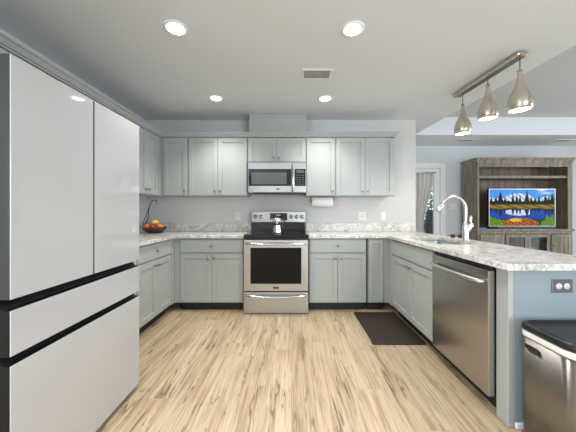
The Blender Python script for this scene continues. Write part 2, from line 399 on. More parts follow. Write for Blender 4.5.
# ------------------------------------------------------------------ cabinets
def knob(parent, x, y, z, name='knob'):
    bm = bmesh.new()
    mt = Matrix.Translation((x, y, z)) @ Matrix.Rotation(PI/2, 4, 'X')
    lathe(bm, [(0, .026), (.010, .0255), (.0145, .021), (.0145, .017), (.008, .012), (.006, .006), (.008, 0), (0, 0)], seg=16, mat=mt)
    return obj(name, bm, M['knob'], parent)
def shaker(x0, x1, z0, z1, fr=.055, t=.019):
    b = .0015
    return B((x0, x0+fr, 0, t, z0, z1, b), (x1-fr, x1, 0, t, z0, z1, b), (x0+fr, x1-fr, 0, t, z1-fr, z1, b), (x0+fr, x1-fr, 0, t, z0, z0+fr, b),
             (x0+fr-.003, x1-fr+.003, .011, t-.002, z0+fr-.003, z1-fr+.003))
def base_cabinet(name, label, wd, loc, rz, doors=2, drawer=True, depth=.585, false_drawer=False, g=None, hw='knob', blank=0):
    """front face of the doors at local y = 0, floor at z = 0, runs from x = 0 to wd"""
    r = thing(name, label, 'cabinet', loc, rz, g)
    y0, y1, zt = .0205, .0205+depth, .874
    p = .018
    bm = B((0, p, y0, y1, .1, zt), (wd-p, wd, y0, y1, .1, zt), (p, wd-p, y0+.02, y1, .1, .118), (p, wd-p, y1-.008, y1, .118, zt),
           (p, p+.02, y0, y0+.018, .118, zt), (wd-p-.02, wd-p, y0, y0+.018, .118, zt), (p, wd-p, y0, y0+.0195, .1, .118),
           (p+.02, wd-p-.02, y0, y0+.018, zt-.03, zt))
    if drawer: box(bm, p+.02, wd-p-.02, y0, y0+.018, .685, .712)
    obj('carcass', bm, M['paint'], r)
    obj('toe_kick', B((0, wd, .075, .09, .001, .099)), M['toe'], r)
    gp = .008
    if drawer:
        d = obj('drawer', B((gp, wd-gp, 0, .019, .708, .862, .003)), M['paint'], r)
        if not false_drawer: knob(d, wd/2, 0, .785)
    ztop = .690 if drawer else .862
    if doors == 2:
        m = wd/2
        for (a, b, kx) in ((gp, m-.002, m-.035), (m+.002, wd-gp, m+.035)):
            dd = obj('door', shaker(a, b, .112, ztop), M['paint'], r); knob(dd, kx, 0, ztop-.05)
    elif doors == 1:
        dd = obj('door', shaker(gp, wd-gp, .112, ztop, fr=min(.055, wd*.28)), M['paint'], r)
        if hw == 'pull':
            bm = bmesh.new(); c = wd/2; h = min(.035, wd*.3)
            tube(bm, [(c-h, 0, ztop-.075), (c-h, -.022, ztop-.075), (c+h, -.022, ztop-.075), (c+h, 0, ztop-.075)], .005, 8)
            obj('bar_pull', bm, M['nickel'], dd)
        else: knob(dd, wd-.04, 0, ztop-.05)
    return r
def upper_cabinet(name, label, wd, loc, rz, z0, z1, doors=2, depth=.305, knob_side=1, g=None):
    r = thing(name, label, 'cabinet', loc, rz, g)
    obj('carcass', B((0, wd, .0205, .0205+depth, 0, z1-z0)), M['paint'], r)
    gp = .008; H = z1-z0
    fr = .055
    if doors == 2:
        m = wd/2
        for (a, b, kx) in ((gp, m-.002, m-.035), (m+.002, wd-gp, m+.035)):
            dd = obj('door', shaker(a, b, .008, H-.006, fr), M['paint'], r); knob(dd, kx, 0, .06)
    else:
        dd = obj('door', shaker(gp, wd-gp, .008, H-.006, fr), M['paint'], r)
        knob(dd, wd-.04 if knob_side > 0 else .04, 0, .06)
    return r
BF, UF = 3.13, 3.41      # door faces of base and upper cabinets on the back wall
LF, LUF = -1.40, -1.70   # door faces along the left wall
PF = 1.17                # door faces of the peninsula
SX0, SX1 = -.556, .206   # range
GU, GB = 'grey upper cabinets', 'grey base cabinets'
# uppers on the back wall
upper_cabinet('upper_cabinet', 'narrow single-door grey upper cabinet in the left corner of the back wall', .325, (-1.667, UF, 1.40), 0, 1.40, 2.16, 1, g=GU)
upper_cabinet('upper_cabinet', 'two-door grey upper cabinet on the back wall directly left of the microwave', .772, (-1.340, UF, 1.40), 0, 1.40, 2.16, 2, g=GU)
upper_cabinet('upper_cabinet', 'short two-door grey cabinet directly above the microwave', .760, (-.566, UF, 1.835), 0, 1.835, 2.16, 2, g=GU)
upper_cabinet('upper_cabinet', 'single-door grey upper cabinet just right of the microwave, above the paper towel', .383, (.196, UF, 1.40), 0, 1.40, 2.16, 1, g=GU)
upper_cabinet('upper_cabinet', 'two-door grey upper cabinet at the right end of the back wall run', .768, (.581, UF, 1.40), 0, 1.40, 2.16, 2, g=GU)
# uppers on the left wall (local +x runs along +y)
upper_cabinet('upper_cabinet', 'grey upper cabinet on the left wall above the fruit bowl', .525, (LUF, 2.835, 1.40), PI/2, 1.40, 2.16, 2, g=GU)
upper_cabinet('upper_cabinet', 'grey wall cabinet tucked behind the far side of the refrigerator', 1.003, (LUF, 1.830, 1.40), PI/2, 1.40, 2.16, 2, g=GU)
upper_cabinet('upper_cabinet', 'shallow grey cabinet running above the refrigerator', .905, (LUF, .922, 1.84), PI/2, 1.84, 2.16, 2, g=GU)
tag(obj('corner_filler', B((-1.699, -1.669, UF+.0205, UF+.04, 1.40, 2.16), (-1.7195, -1.70, 3.362, UF+.04, 1.40, 2.16)), M['paint']),
    'thin grey filler strip in the inner corner between left and back upper cabinets', 'filler strip')
# bases
base_cabinet('base_cabinet', 'grey base cabinet with drawer and two doors between left corner and stove', .770, (-1.332, BF, 0), 0, g=GB)
base_cabinet('base_cabinet', 'grey base cabinet with drawer and two doors just right of the stove', .690, (.214, BF, 0), 0, g=GB)
base_cabinet('base_cabinet', 'slim tall-door grey base cabinet in the right corner of the back wall', .190, (.924, BF, 0), 0, doors=1, drawer=False, g=GB, hw='pull')
base_cabinet('base_cabinet', 'grey base cabinet with drawer and two doors along the left wall beside the refrigerator', .690, (LF, 2.385, 0), PI/2, depth=.64, g=GB)
base_cabinet('base_cabinet', 'grey base cabinet pressed against the hidden side of the refrigerator', .580, (LF, 1.803, 0), PI/2, doors=1, depth=.64, g=GB)
base_cabinet('sink_base_cabinet', 'grey two-door sink cabinet in the peninsula with a plain false drawer front', .885, (PF, 3.045, 0), -PI/2, depth=.50, false_drawer=True, g=GB)
bm = B((-1.399, -1.334, BF+.0205, BF+.04, .1, .874), (-1.4195, -1.400, 3.078, BF+.04, .1, .874))
tag(obj('corner_filler', bm, M['paint']), 'grey filler strip in the lower left corner where base cabinets meet', 'filler strip')
bm = B((1.116, PF+.02, BF+.0205, BF+.04, .1, .874), (PF+.0005, PF+.02, 3.048, BF+.0195, .1, .874))
tag(obj('corner_filler', bm, M['paint']), 'grey filler strip in the lower right corner beside the sink cabinet', 'filler strip')

# peninsula end panels
r = thing('peninsula_panel', 'pale blue painted end panel of the peninsula behind the trash can', 'panel', (PF, 1.445, 0))
X0 = .030
obj('end_stile', B((X0, X0+.03, .001, .088, 0.001, .874, .002)), M['paint'], r)['label'] = 'narrow pale grey edge facing the kitchen'
obj('end_panel', B((X0+.031, .58, 0, .018, .001, .874, .002)), M['paint_blue'], r)
obj('base_shoe', B((X0+.031, .58, -.016, -.001, .001, .035, .004)), M['trim'], r)
tag(obj('living_side_cladding', B((PF+.562, PF+.58, 1.466, BW-.03, .001, .874, .002)), M['paint_blue']), 'pale blue panel closing the living room side of the peninsula', 'panel')
# wall outlet on the end panel
def outlet(label, loc, rz=0, horiz=False, gangs=1, plate='white_plastic', switch=False, name='power_outlet', cat='outlet'):
    r = thing(name, label, cat, loc, rz, 'wall plates')
    wd, ht = (.072*gangs if gangs > 1 else .072), .115
    if gangs > 1: wd = .118
    if horiz: wd, ht = ht, wd
    obj('cover_plate', B((-wd/2, wd/2, -.006, -.0005, -ht/2, ht/2, .002)), M[plate], r)
    for gi in range(gangs):
        cx = (gi-(gangs-1)/2)*.046
        if switch:
            obj('rocker', B((cx-.017, cx+.017, -.010, -.0062, -.033, .033, .002)), M['white_plastic'], r)
        else:
            for s in (-1, 1):
                bm = bmesh.new(); px, pz = (s*.022, 0) if horiz else (cx, s*.020)
                lathe(bm, [(0, 0), (.0165, 0), (.0165, .003), (0, .003)], seg=20, mat=Matrix.Translation((px, -.0062, pz)) @ Matrix.Rotation(PI/2, 4, 'X'))
                f = obj('receptacle', bm, M['white_plastic'], r)
                bm = bmesh.new()
                for q in (-1, 1):
                    if horiz: box(bm, px-.004, px+.005, -.0100, -.0093, q*.006-.0012, q*.006+.0012)
                    else: box(bm, px+q*.006-.0012, px+q*.006+.0012, -.0100, -.0093, pz-.003, pz+.006)
                obj('slot', bm, M['black'], f)
    return r
outlet('horizontal power outlet with steel plate on the pale blue end panel', (1.492, 1.445, .782), horiz=True, plate='pewter')
outlet('white power outlet on the back wall left of the stove', (-.757, BW, 1.133))
outlet('white double wall plate on the back wall below the right cabinets', (1.014, BW, 1.135), gangs=2)
outlet('white single light switch on the back wall near its right end', (1.313, BW, 1.135), switch=True, name='light_switch', cat='switch')
outlet('white switch plate on the living room wall between door and media cabinet', (3.22, LB, 1.30), gangs=2, switch=True, name='light_switch', cat='switch')

# ------------------------------------------------------------------ countertops
ZC0, ZC1 = .878, .914
bm = bmesh.new()
grid_slab(bm, [LW+.002, -1.372, SX0-.004], [1.800, 3.103, BW-.002], lambda i, j: not (i == 1 and j == 0), ZC0, ZC1)
cl = obj('countertop', bm, M['granite'], bevel=.004)
tag(cl, 'speckled granite countertop running from the refrigerator round to the left of the stove', 'countertop')
obj('backsplash', B((LW+.002, SX0-.004, BW-.022, BW-.002, ZC1, 1.032, .002), (LW+.002, LW+.022, 1.80, BW-.022, ZC1, 1.032, .002)), M['granite'], cl)
bm = bmesh.new()
KX0, KX1, KY0, KY1 = 1.275, 1.625, 2.24, 2.90     # sink cut-out
grid_slab(bm, [SX1+.004, 1.145, KX0, KX1, 1.765, 1.805], [1.385, KY0, KY1, 3.103, BW-.002, BW+.0],
          lambda i, j: (j == 3 and i < 4) or (j < 3 and i > 0 and not (i == 2 and j == 1)), ZC0, ZC1)
cr = obj('countertop', bm, M['granite'], bevel=.004)
tag(cr, 'speckled granite countertop of the peninsula with the sink, reaching back to the stove', 'countertop')
obj('backsplash', B((SX1+.004, 1.762, BW-.022, BW-.002, ZC1, 1.032, .002)), M['granite'], cr)

# sink (undermount)
r = thing('kitchen_sink', 'stainless steel undermount sink set in the peninsula countertop', 'sink', ((KX0+KX1)/2, (KY0+KY1)/2, 0))
hx, hy = (KX1-KX0)/2+.006, (KY1-KY0)/2+.006
bm = bmesh.new()
o_ = round_rect(-hx, hx, -hy, hy, (.05,)*4); ia = round_rect(-hx+.012, hx-.012, -hy+.012, hy-.012, (.05,)*4); ib = round_rect(-hx+.03, hx-.03, -hy+.03, hy-.03, (.06,)*4)
rings = [[bm.verts.new((x, y, z)) for x, y in pl] for pl, z in ((o_, .8745), (ia, .8745), (ib, .70), (ib, .695), (o_, .69))]
n = len(o_)
for a, b in ((rings[0], rings[1]), (rings[1], rings[2]), (rings[4], rings[0])):
    for k in range(n): bm.faces.new((a[k], a[(k+1) % n], b[(k+1) % n], b[k])).smooth = False
bm.faces.new(rings[2]); bm.faces.new(rings[4][::-1])
for v in rings[3]: bm.verts.remove(v)
obj('basin', bm, M['steel'], r)
bm = bmesh.new(); lathe(bm, [(0, .701), (.04, .701), (.045, .7045), (.03, .7045), (.025, .702), (0, .702)], seg=20); obj('drain', bm, M['chrome'], r)

# faucet
r = thing('kitchen_faucet', 'tall curved brushed nickel pull-down faucet behind the sink', 'faucet', (1.665, 2.50, ZC1+.001))
bm = bmesh.new()
lathe(bm, [(0, 0), (.030, 0), (.030, .006), (.026, .012), (.0265, .05), (.028, .10), (.026, .14), (.019, .165), (.014, .175)], seg=24); obj('base', bm, M['nickel'], r)
pts = [(0, 0, .17)]; R = .115
for k in range(1, 10): pts.append((0, 0, .17+k*.015))
for k in range(1, 15):
    a = k/14*PI*.86; pts.append((-R+R*math.cos(a), 0, .305+R*math.sin(a)))
bm = bmesh.new(); tube(bm, pts, .0145, 14); obj('spout', bm, M['nickel'], r)
e = Vector(pts[-1]); dr = (Vector(pts[-1])-Vector(pts[-2])).normalized()
bm = bmesh.new(); tube(bm, [e, e+dr*.012, e+dr*.05, e+dr*.085, e+dr*.088], [.0145, .018, .022, .027, .021], 16); obj('spray_head', bm, M['nickel'], r)
bm = bmesh.new()
tube(bm, [(.012, -.004, .085), (.030, -.006, .115), (.046, -.008, .150), (.052, -.008, .170)], [.018, .022, .022, .014], 14)
tube(bm, [(.046, -.008, .150), (.040, -.008, .190), (.044, -.008, .225), (.047, -.008, .240)], [.010, .012, .012, .006], 12)
obj('lever_handle', bm, M['nickel'], r)

# small black glasses on the far edge of the counter
bm = bmesh.new()
for s in (-1, 1):
    tube(bm, [(s*.034+.024*math.cos(a), .004*math.cos(2*a), .020+.017*math.sin(a)) for a in [k/16*2*PI for k in range(17)]], .0028, 6, cap=False)
    lathe(bm, [(0, 0), (.022, 0), (.022, .0015), (0, .0015)], seg=16, mat=Matrix.Translation((s*.034, 0, .020)) @ Matrix.Rotation(PI/2, 4, 'X') @ Matrix.Scale(.72, 4, (0, 1, 0)))
    tube(bm, [(s*.058, .002, .024), (s*.060, .05, .022), (s*.056, .11, .006)], .0026, 6)
tube(bm, [(-.011, 0, .024), (0, -.002, .027), (.011, 0, .024)], .0026, 6)
gl = obj('sunglasses', bm, M['black'], loc=(1.755, 2.78, ZC1+.001)); gl.rotation_euler = (0, 0, -.25)
tag(gl, 'small black glasses lying on the far edge of the counter behind the faucet', 'glasses')

# ------------------------------------------------------------------ dishwasher
r = thing('dishwasher', 'stainless steel dishwasher built into the peninsula', 'dishwasher', (PF, 2.158, 0), -PI/2)
W = .622
obj('tub_body', B((.004, W-.004, .046, .55, .10, .868)), M['steel'], r)
d = obj('door', B((.004, W-.004, -.010, .044, .102, .846, .006, 2)), M['steel_dark'], r)
obj('control_strip', B((.004, W-.004, .006, .034, .848, .866, .003)), M['black'], r)
bm = bmesh.new()
pts = []
for k in range(13):
    t = k/12; pts.append((.035+t*(W-.07), -.030-.030*math.sin(PI*t)**.5, .775))
tube(bm, [(.035, -.012, .775)]+pts+[(W-.035, -.012, .775)], [.012]+[.014]*13+[.012], 12)
obj('handle', bm, M['nickel'], d)
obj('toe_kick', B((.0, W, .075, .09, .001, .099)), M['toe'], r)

# ------------------------------------------------------------------ range
SW = SX1-SX0
r = thing('kitchen_range', 'stainless steel electric range with black glass oven door', 'stove', (SX0, 3.045, 0))
obj('body', B((.004, SW-.004, .045, .655, .02, .884)), M['fridge_dark'], r)
ck = obj('cooktop', B((.001, SW-.001, .004, .60, .886, .926, .008, 2)), M['black_glass'], r)
for (x, y, rad) in ((.20, .16, .10), (.56, .16, .085), (.20, .43, .08), (.56, .43, .10)):
    bm = bmesh.new(); lathe(bm, [(rad-.004, .9262), (rad, .9262), (rad, .9266), (rad-.004, .9266), (rad-.004, .9262)], x, y, 0, 40); obj('burner_ring', bm, M['fridge_dark'], ck)
bgd = obj('backguard', B((.012, SW-.012, .60, .672, .886, 1.045, .003)), M['black_glass'], r)
obj('control_panel', B((.006, SW-.006, .588, .674, 1.046, 1.198, .006, 2)), M['steel'], r)
cp = obj('display', B((.265, .505, .5835, .5875, 1.075, 1.175, .001)), M['black_glass'], r)
obj('clock_window', B((.35, .41, .5825, .5833, 1.135, 1.155)), M['tv_frame'], cp)
bm = bmesh.new()
for i in range(6):
    box(bm, .285+i*.033, .305+i*.033, .5825, .5833, 1.092, 1.098)
obj('button_marks', bm, M['tv_frame'], cp)
for x in (.062, .140, .560, .635, .708):
    bm = bmesh.new()
    mt = Matrix.Translation((x, .5875, 1.125)) @ Matrix.Rotation(PI/2, 4, 'X')
    lathe(bm, [(0, 0), (.027, 0), (.027, .003), (.021, .004), (.019, .024), (.017, .027), (0, .027)], seg=20, mat=mt)
    k = obj('knob', bm, M['steel'], r)
    obj('pointer', B((x-.002, x+.002, .559, .5603, 1.122, 1.144)), M['black'], k)
obj('vent_strip', B((.004, SW-.004, .006, .044, .866, .884, .002)), M['black'], r)
d = obj('oven_door', B((.004, SW-.004, 0, .044, .268, .863, .006, 2)), M['steel'], r)
obj('oven_window', B((.085, SW-.085, -.003, -.0005, .355, .775, .001)), M['oven_glass'], d)
def bow(z, x0, x1, out, sag=0):
    bm = bmesh.new(); pts = [(x0, -.001, z), (x0+.004, -.02, z)]
    for k in range(11):
        t = k/10; pts.append((x0+.02+t*(x1-x0-.04), -.028-out*math.sin(PI*t), z-sag*math.sin(PI*t)))
    pts += [(x1-.004, -.02, z), (x1, -.001, z)]
    tube(bm, pts, .013, 12); return bm
obj('handle', bow(.822, .03, SW-.03, .022), M['chrome'], d)
obj('badge', B((SW/2-.035, SW/2+.035, -.003, -.0005, .298, .322, .001)), M['fridge_dark'], d)
d = obj('storage_drawer', B((.004, SW-.004, 0, .044, .012, .256, .005, 2)), M['steel'], r)
obj('handle', bow(.222, .03, SW-.03, .016, .012), M['chrome'], d)
bm = bmesh.new()
for x in (.05, SW-.05):
    for y in (.09, .60): lathe(bm, [(0, .001), (.018, .001), (.018, .019), (0, .019)], x, y, 0, 12)
obj('foot', bm, M['black'], r)

# percolator on the cooktop
r = thing('coffee_percolator', 'shiny steel coffee pot standing on the black cooktop', 'coffee pot', (-.170, 3.21, .9275))
bm = bmesh.new()
lathe(bm, [(0, 0), (.052, 0), (.054, .004), (.050, .03), (.044, .075), (.040, .10), (.040, .104), (.045, .108), (.050, .155), (.052, .175), (.049, .176), (.046, .155), (.042, .11), (0, .11)], seg=28); obj('body', bm, M['chrome'], r)
bm = bmesh.new(); lathe(bm, [(.0495, .177), (.050, .181), (.030, .193), (.008, .198), (0, .198)], seg=24); lathe(bm, [(0, .177), (.0495, .177)], seg=24)
ld = obj('lid', bm, M['chrome'], r)
bm = bmesh.new(); lathe(bm, [(0, .198), (.007, .198), (.006, .204), (.011, .211), (.009, .219), (0, .220)], seg=14); obj('lid_knob', bm, M['black'], ld)
bm = bmesh.new(); tube(bm, [(.049, 0, .165), (.072, 0, .170), (.088, 0, .158), (.090, 0, .125), (.080, 0, .085)], [.006, .008, .009, .008, .006], 10); obj('handle', bm, M['black'], r)
bm = bmesh.new(); tube(bm, [(-.044, 0, .145), (-.056, 0, .160), (-.066, 0, .178)], [.014, .010, .006], 10); obj('spout', bm, M['chrome'], r)

# ------------------------------------------------------------------ microwave
r = thing('microwave', 'stainless steel over-the-range microwave with black glass front', 'microwave', (-.552, 3.34, 1.440))
W, H = .748, .385
obj('body', B((0, W, .03, .385, 0, H, .003)), M['fridge_dark'], r)
d = obj('door', B((.002, .560, 0, .029, .0, H-.002, .003)), M['steel'], r)
obj('glass_front', B((.010, .556, -.003, -.0005, .082, .298, .001)), M['black_glass'], d)
obj('window', B((.048, .495, -.0045, -.0032, .105, .255)), M['grey_glass'], d)
obj('badge', B((.365, .405, -.002, -.0005, .035, .050)), M['fridge_dark'], d)
bm = bmesh.new()
tube(bm, [(.578, -.001, .018), (.578, -.035, .030)]+[(.578, -.040-.012*math.sin(PI*k/8), .05+k/8*.27) for k in range(9)]+[(.578, -.035, .340), (.578, -.001, .352)], .013, 12)
c = obj('control_side', B((.562, W-.002, 0, .029, .0, H-.002, .003)), M['steel'], r)
obj('handle', bm, M['chrome'], d)
obj('keypad', B((.600, W-.010, -.003, -.0005, .082, .298, .001)), M['black_glass'], c)
bm = bmesh.new()
for i in range(3):
    for j in range(5): box(bm, .622+i*.036, .644+i*.036, -.0042, -.0032, .098+j*.028, .110+j*.028)
box(bm, .622, .716, -.0042, -.0032, .248, .282)
obj('keypad_marks', bm, M['grey_glass'], c)
obj('grease_filter', B((.06, W-.06, .08, .36, -.006, -.001)), M['fridge_dark'], r)

# paper towel under the cabinet
r = thing('paper_towel_roll', 'white paper towel roll mounted under the cabinet right of the microwave', 'paper towel', (.422, 3.55, 1.327))
mt = Matrix.Rotation(PI/2, 4, 'Y')
bm = bmesh.new(); lathe(bm, [(.018, -.14), (.060, -.14), (.062, -.136), (.062, .136), (.060, .14), (.018, .14), (.018, -.14)], seg=32, mat=mt); obj('roll', bm, M['paper'], r)
bm = bmesh.new(); tube(bm, [(-.153, 0, .071), (-.153, 0, 0), (.153, 0, 0), (.153, 0, .071)], .006, 8); box(bm, -.16, .16, -.012, .012, .068, .072); obj('holder', bm, M['wire'], r)

# ------------------------------------------------------------------ refrigerator
FX = -1.03
r = thing('refrigerator', 'large four-panel white glass refrigerator with charcoal sides', 'refrigerator', (FX, .96, 0), PI/2)
W = .822
obj('body', B((.006, W-.006, .085, .92, .012, 1.760, .004)), M['fridge_dark'], r)
def fdoor(name, x0, x1, z0, z1, top=None, lip=0, hinge=None):
    bm = bmesh.new(); T = .080
    if lip:   # scooped grip above the panel
        poly = [(.006, z0), (T, z0), (T, z1+lip), (.052, z1+lip), (.030, z1+.004), (.006, z1+.002)]
        prism(bm, [(y, z) for y, z in poly], x0, x1, mat=Matrix(((0, 0, 1, 0), (1, 0, 0, 0), (0, 1, 0, 0), (0, 0, 0, 1))))
    else: box(bm, x0, x1, .006, T, z0, z1, .002)
    d = obj(name, bm, M['fridge_grip' if lip else 'fridge_dark'], r)
    obj('glass_panel', B((x0+.003, x1-.003, 0, .0055, z0+.001, z1, .0015)), M['fridge_white'], d)
    return d
fdoor('door', 0, W/2-.0025, .8655, 1.772); fdoor('door', W/2+.0025, W, .8655, 1.772)
fdoor('drawer', 0, W, .655, .824, lip=.036); fdoor('drawer', 0, W, .030, .620, lip=.031)
for x in (.20, .60):
    obj('hinge_cover', B((x-.03, x+.03, .02, .12, 1.7735, 1.790, .003)), M['fridge_dark'], r)
bm = bmesh.new()
for x in (.06, W-.06):
    for y in (.12, .86): lathe(bm, [(0, .001), (.02, .001), (.02, .0115), (0, .0115)], x, y, 0, 12)
obj('foot', bm, M['black'], r)

# ------------------------------------------------------------------ fruit bowl with hook
BX, BY = -1.80, 3.46
r = thing('fruit_bowl', 'dark basket bowl with a tall black wire hook in the left counter corner', 'bowl', (BX, BY, ZC1+.001))
bm = bmesh.new()
lathe(bm, [(0, 0), (.075, 0), (.10, .012), (.132, .040), (.148, .076), (.143, .078), (.126, .043), (.094, .02), (.07, .010), (0, .010)], seg=32); obj('basket', bm, M['bowl'], r)
bm = bmesh.new()
for s in (-1, 1):
    tube(bm, [(-.115, s*.03, .062), (-.13, s*.045, .14), (-.095, s*.03, .22), (-.085, s*.006, .30), (-.055, 0, .38), (-.035, 0, .42)], .0042, 8)
tube(bm, [(-.035, 0, .42), (-.01, 0, .435), (.02, 0, .425), (.032, 0, .400), (.022, 0, .378)], .0042, 8)
tube(bm, [(-.125+.055*math.cos(a)*.6, .045*math.sin(a)*.8, .13+.05*math.sin(a+1)) for a in [k/16*2*PI for k in range(17)]], .0035, 8, cap=False)
obj('banana_hook', bm, M['wire'], r)
def fruit(name, label, cat, rr, loc, mat, lemon=False):
    bm = bmesh.new(); prof = []
    for k in range(15):
        a = -PI/2+PI*k/14; q = rr*math.cos(a); z = rr*math.sin(a)
        if lemon: z *= 1.28; q *= .96
        else:
            z -= .10*rr*math.exp(-(q/(.3*rr))**2)*(1 if z > 0 else -1)
        prof.append((max(q, 0) if 0 < k < 14 else 0, z))
    lathe(bm, prof, seg=20)
    o = obj(name, bm, M[mat]); o.location = loc
    if lemon: o.rotation_euler = (0, PI/2, .5)
    tag(o, label, cat, 'fruit in the dark bowl'); 
    bm = bmesh.new(); tube(bm, [(0, 0, rr*.92*(1.28 if lemon else .98)), (.002, 0, rr*1.06*(1.28 if lemon else 1))], .003, 6); obj('stem', bm, M['bark'], o)
z0 = ZC1
fruit('orange', 'orange at the left front of the fruit bowl', 'orange', .044, (BX-.070, BY-.050, z0+.080), 'orange')
fruit('apple', 'red apple in the middle front of the fruit bowl', 'apple', .040, (BX+.010, BY-.080, z0+.078), 'apple')
fruit('orange', 'orange at the right front of the fruit bowl', 'orange', .044, (BX+.084, BY-.020, z0+.084), 'orange')
fruit('orange', 'orange half hidden at the back of the fruit bowl', 'orange', .043, (BX-.01, BY+.065, z0+.072), 'orange')
fruit('lemon', 'yellow lemon on top of the fruit in the bowl', 'lemon', .036, (BX+.010, BY-.010, z0+.142), 'lemon', True)

# ------------------------------------------------------------------ floor mat
bm = bmesh.new()
prism(bm, round_rect(.735, 1.215, 2.34, 3.09, (.02,)*4, 4), .001, .013, bev=.004)
tag(obj('floor_mat', bm, M['mat']), 'dark brown cushioned floor mat in front of the sink cabinet', 'mat')

# ------------------------------------------------------------------ trash can
TX0, TX1, TY0, TY1 = 1.215, 1.78, 1.085, 1.405
r = thing('trash_can', 'rounded stainless steel trash can with black lid beside the peninsula end', 'trash can', ((TX0+TX1)/2, (TY0+TY1)/2, 0))
hx, hy = (TX1-TX0)/2, (TY1-TY0)/2
def rr_(i, n=10): return round_rect(-hx+i, hx-i, -hy+i, hy-i, (max(.012, .10-i), max(.012, .10-i), max(.012, .045-i), max(.012, .045-i)), n)
def loft(bm, rings_, smooth=True, cap0=True, cap1=True):
    R_ = [[bm.verts.new((x, y, z)) for x, y in pl] for pl, z in rings_]; n = len(R_[0])
    for a, b in zip(R_, R_[1:]):
        for k in range(n): bm.faces.new((a[k], a[(k+1) % n], b[(k+1) % n], b[k])).smooth = smooth
    if cap0: bm.faces.new(R_[0][::-1])
    if cap1: bm.faces.new(R_[-1])
bm = bmesh.new(); loft(bm, [(rr_(.004), .026), (rr_(.004), .545)]); obj('body', bm, M['steel_can'], r)
bm = bmesh.new(); loft(bm, [(rr_(0), .001), (rr_(0), .024), (rr_(.002), .0255)]); obj('base', bm, M['black'], r)
bm = bmesh.new(); loft(bm, [(rr_(.001), .546), (rr_(0), .549), (rr_(0), .572), (rr_(.003), .576)]); obj('rim', bm, M['white_plastic'], r)
bm = bmesh.new(); loft(bm, [(rr_(.002), .577), (rr_(-.004), .582), (rr_(-.004), .600), (rr_(.004), .612), (rr_(.016), .616), (rr_(.024), .608), (rr_(.034), .603), (rr_(.10), .606)]); obj('lid', bm, M['black'], r)
obj('side_handle', B((-hx-.004, -hx+.003, .040, .115, .490, .512, .004, 2)), M['black'], r)
obj('pedal', B((-.06, .06, -hy-.03, -hy-.001, .004, .018, .004)), M['steel_can'], r)

# ------------------------------------------------------------------ recessed lights and vents
def can_light(label, x, y):
    r = thing('recessed_light', label, 'ceiling light', (x, y, CZ), 0, 'recessed ceiling lights')
    bm = bmesh.new(); lathe(bm, [(.062, -.001), (.085, -.001), (.085, -.004), (.066, -.010), (.060, -.006), (.062, -.001)], seg=36); obj('trim_ring', bm, M['trim'], r)
    bm = bmesh.new(); lathe(bm, [(0, -.0035), (.0595, -.0035), (.0595, -.001), (0, -.001)], seg=32); obj('lens', bm, M['can_glow'], r)
    l = bpy.data.lights.new('recessed_lamp', 'SPOT'); l.energy = CAN_POWER; l.color = CAN_COLOR; l.spot_size = math.radians(118); l.spot_blend = .9; l.shadow_soft_size = .06
    o = bpy.data.objects.new('recessed_lamp', l); COL.objects.link(o); o.parent = r; o.location = (0, 0, -.075)
can_light('recessed ceiling light nearest the refrigerator', -.82, 1.865)
can_light('recessed ceiling light closest to the camera on the right side', .443, 1.875)
can_light('recessed ceiling light above and left of the stove near the back cabinets', -.862, 3.01)
can_light('recessed ceiling light above and right of the stove near the back cabinets', .393, 3.02)
# more of the same grid over the unseen half of the room
can_light('recessed ceiling light just above the viewer, before the refrigerator', -.82, .2)
can_light('recessed ceiling light just above the viewer, on the peninsula side', .443, .2)
def vent(label, x, y, lx, ly, slats):
    r = thing('ceiling_vent', label, 'vent', (x, y, CZ), 0, 'ceiling vents')
    t = .022
    bm = B((-lx/2, lx/2, -ly/2, -ly/2+t, -.008, -.001), (-lx/2, lx/2, ly/2-t, ly/2, -.008, -.001), (-lx/2, -lx/2+t, -ly/2+t, ly/2-t, -.008, -.001), (lx/2-t, lx/2, -ly/2+t, ly/2-t, -.008, -.001))
    obj('frame', bm, M['white_plastic'], r)
    bm = bmesh.new()
    for k in range(slats):
        yy = -ly/2+t+(k+.5)/slats*(ly-2*t)
        vs = box(bm, -lx/2+t, lx/2-t, yy-.0032, yy+.0032, -.0055, -.0045)
    obj('louver', bm, M['white_plastic'], r)
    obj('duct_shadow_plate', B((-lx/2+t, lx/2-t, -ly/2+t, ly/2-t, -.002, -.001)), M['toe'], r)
vent('white slatted ceiling vent in the middle of the kitchen ceiling', .245, 2.49, .29, .19, 7)
vent('ceiling vent beyond the pendant lights near the living room door', 3.17, 4.78, .34, .17, 5)
vent('ceiling vent above the right end of the media cabinet', 4.96, 4.80, .34, .17, 5)

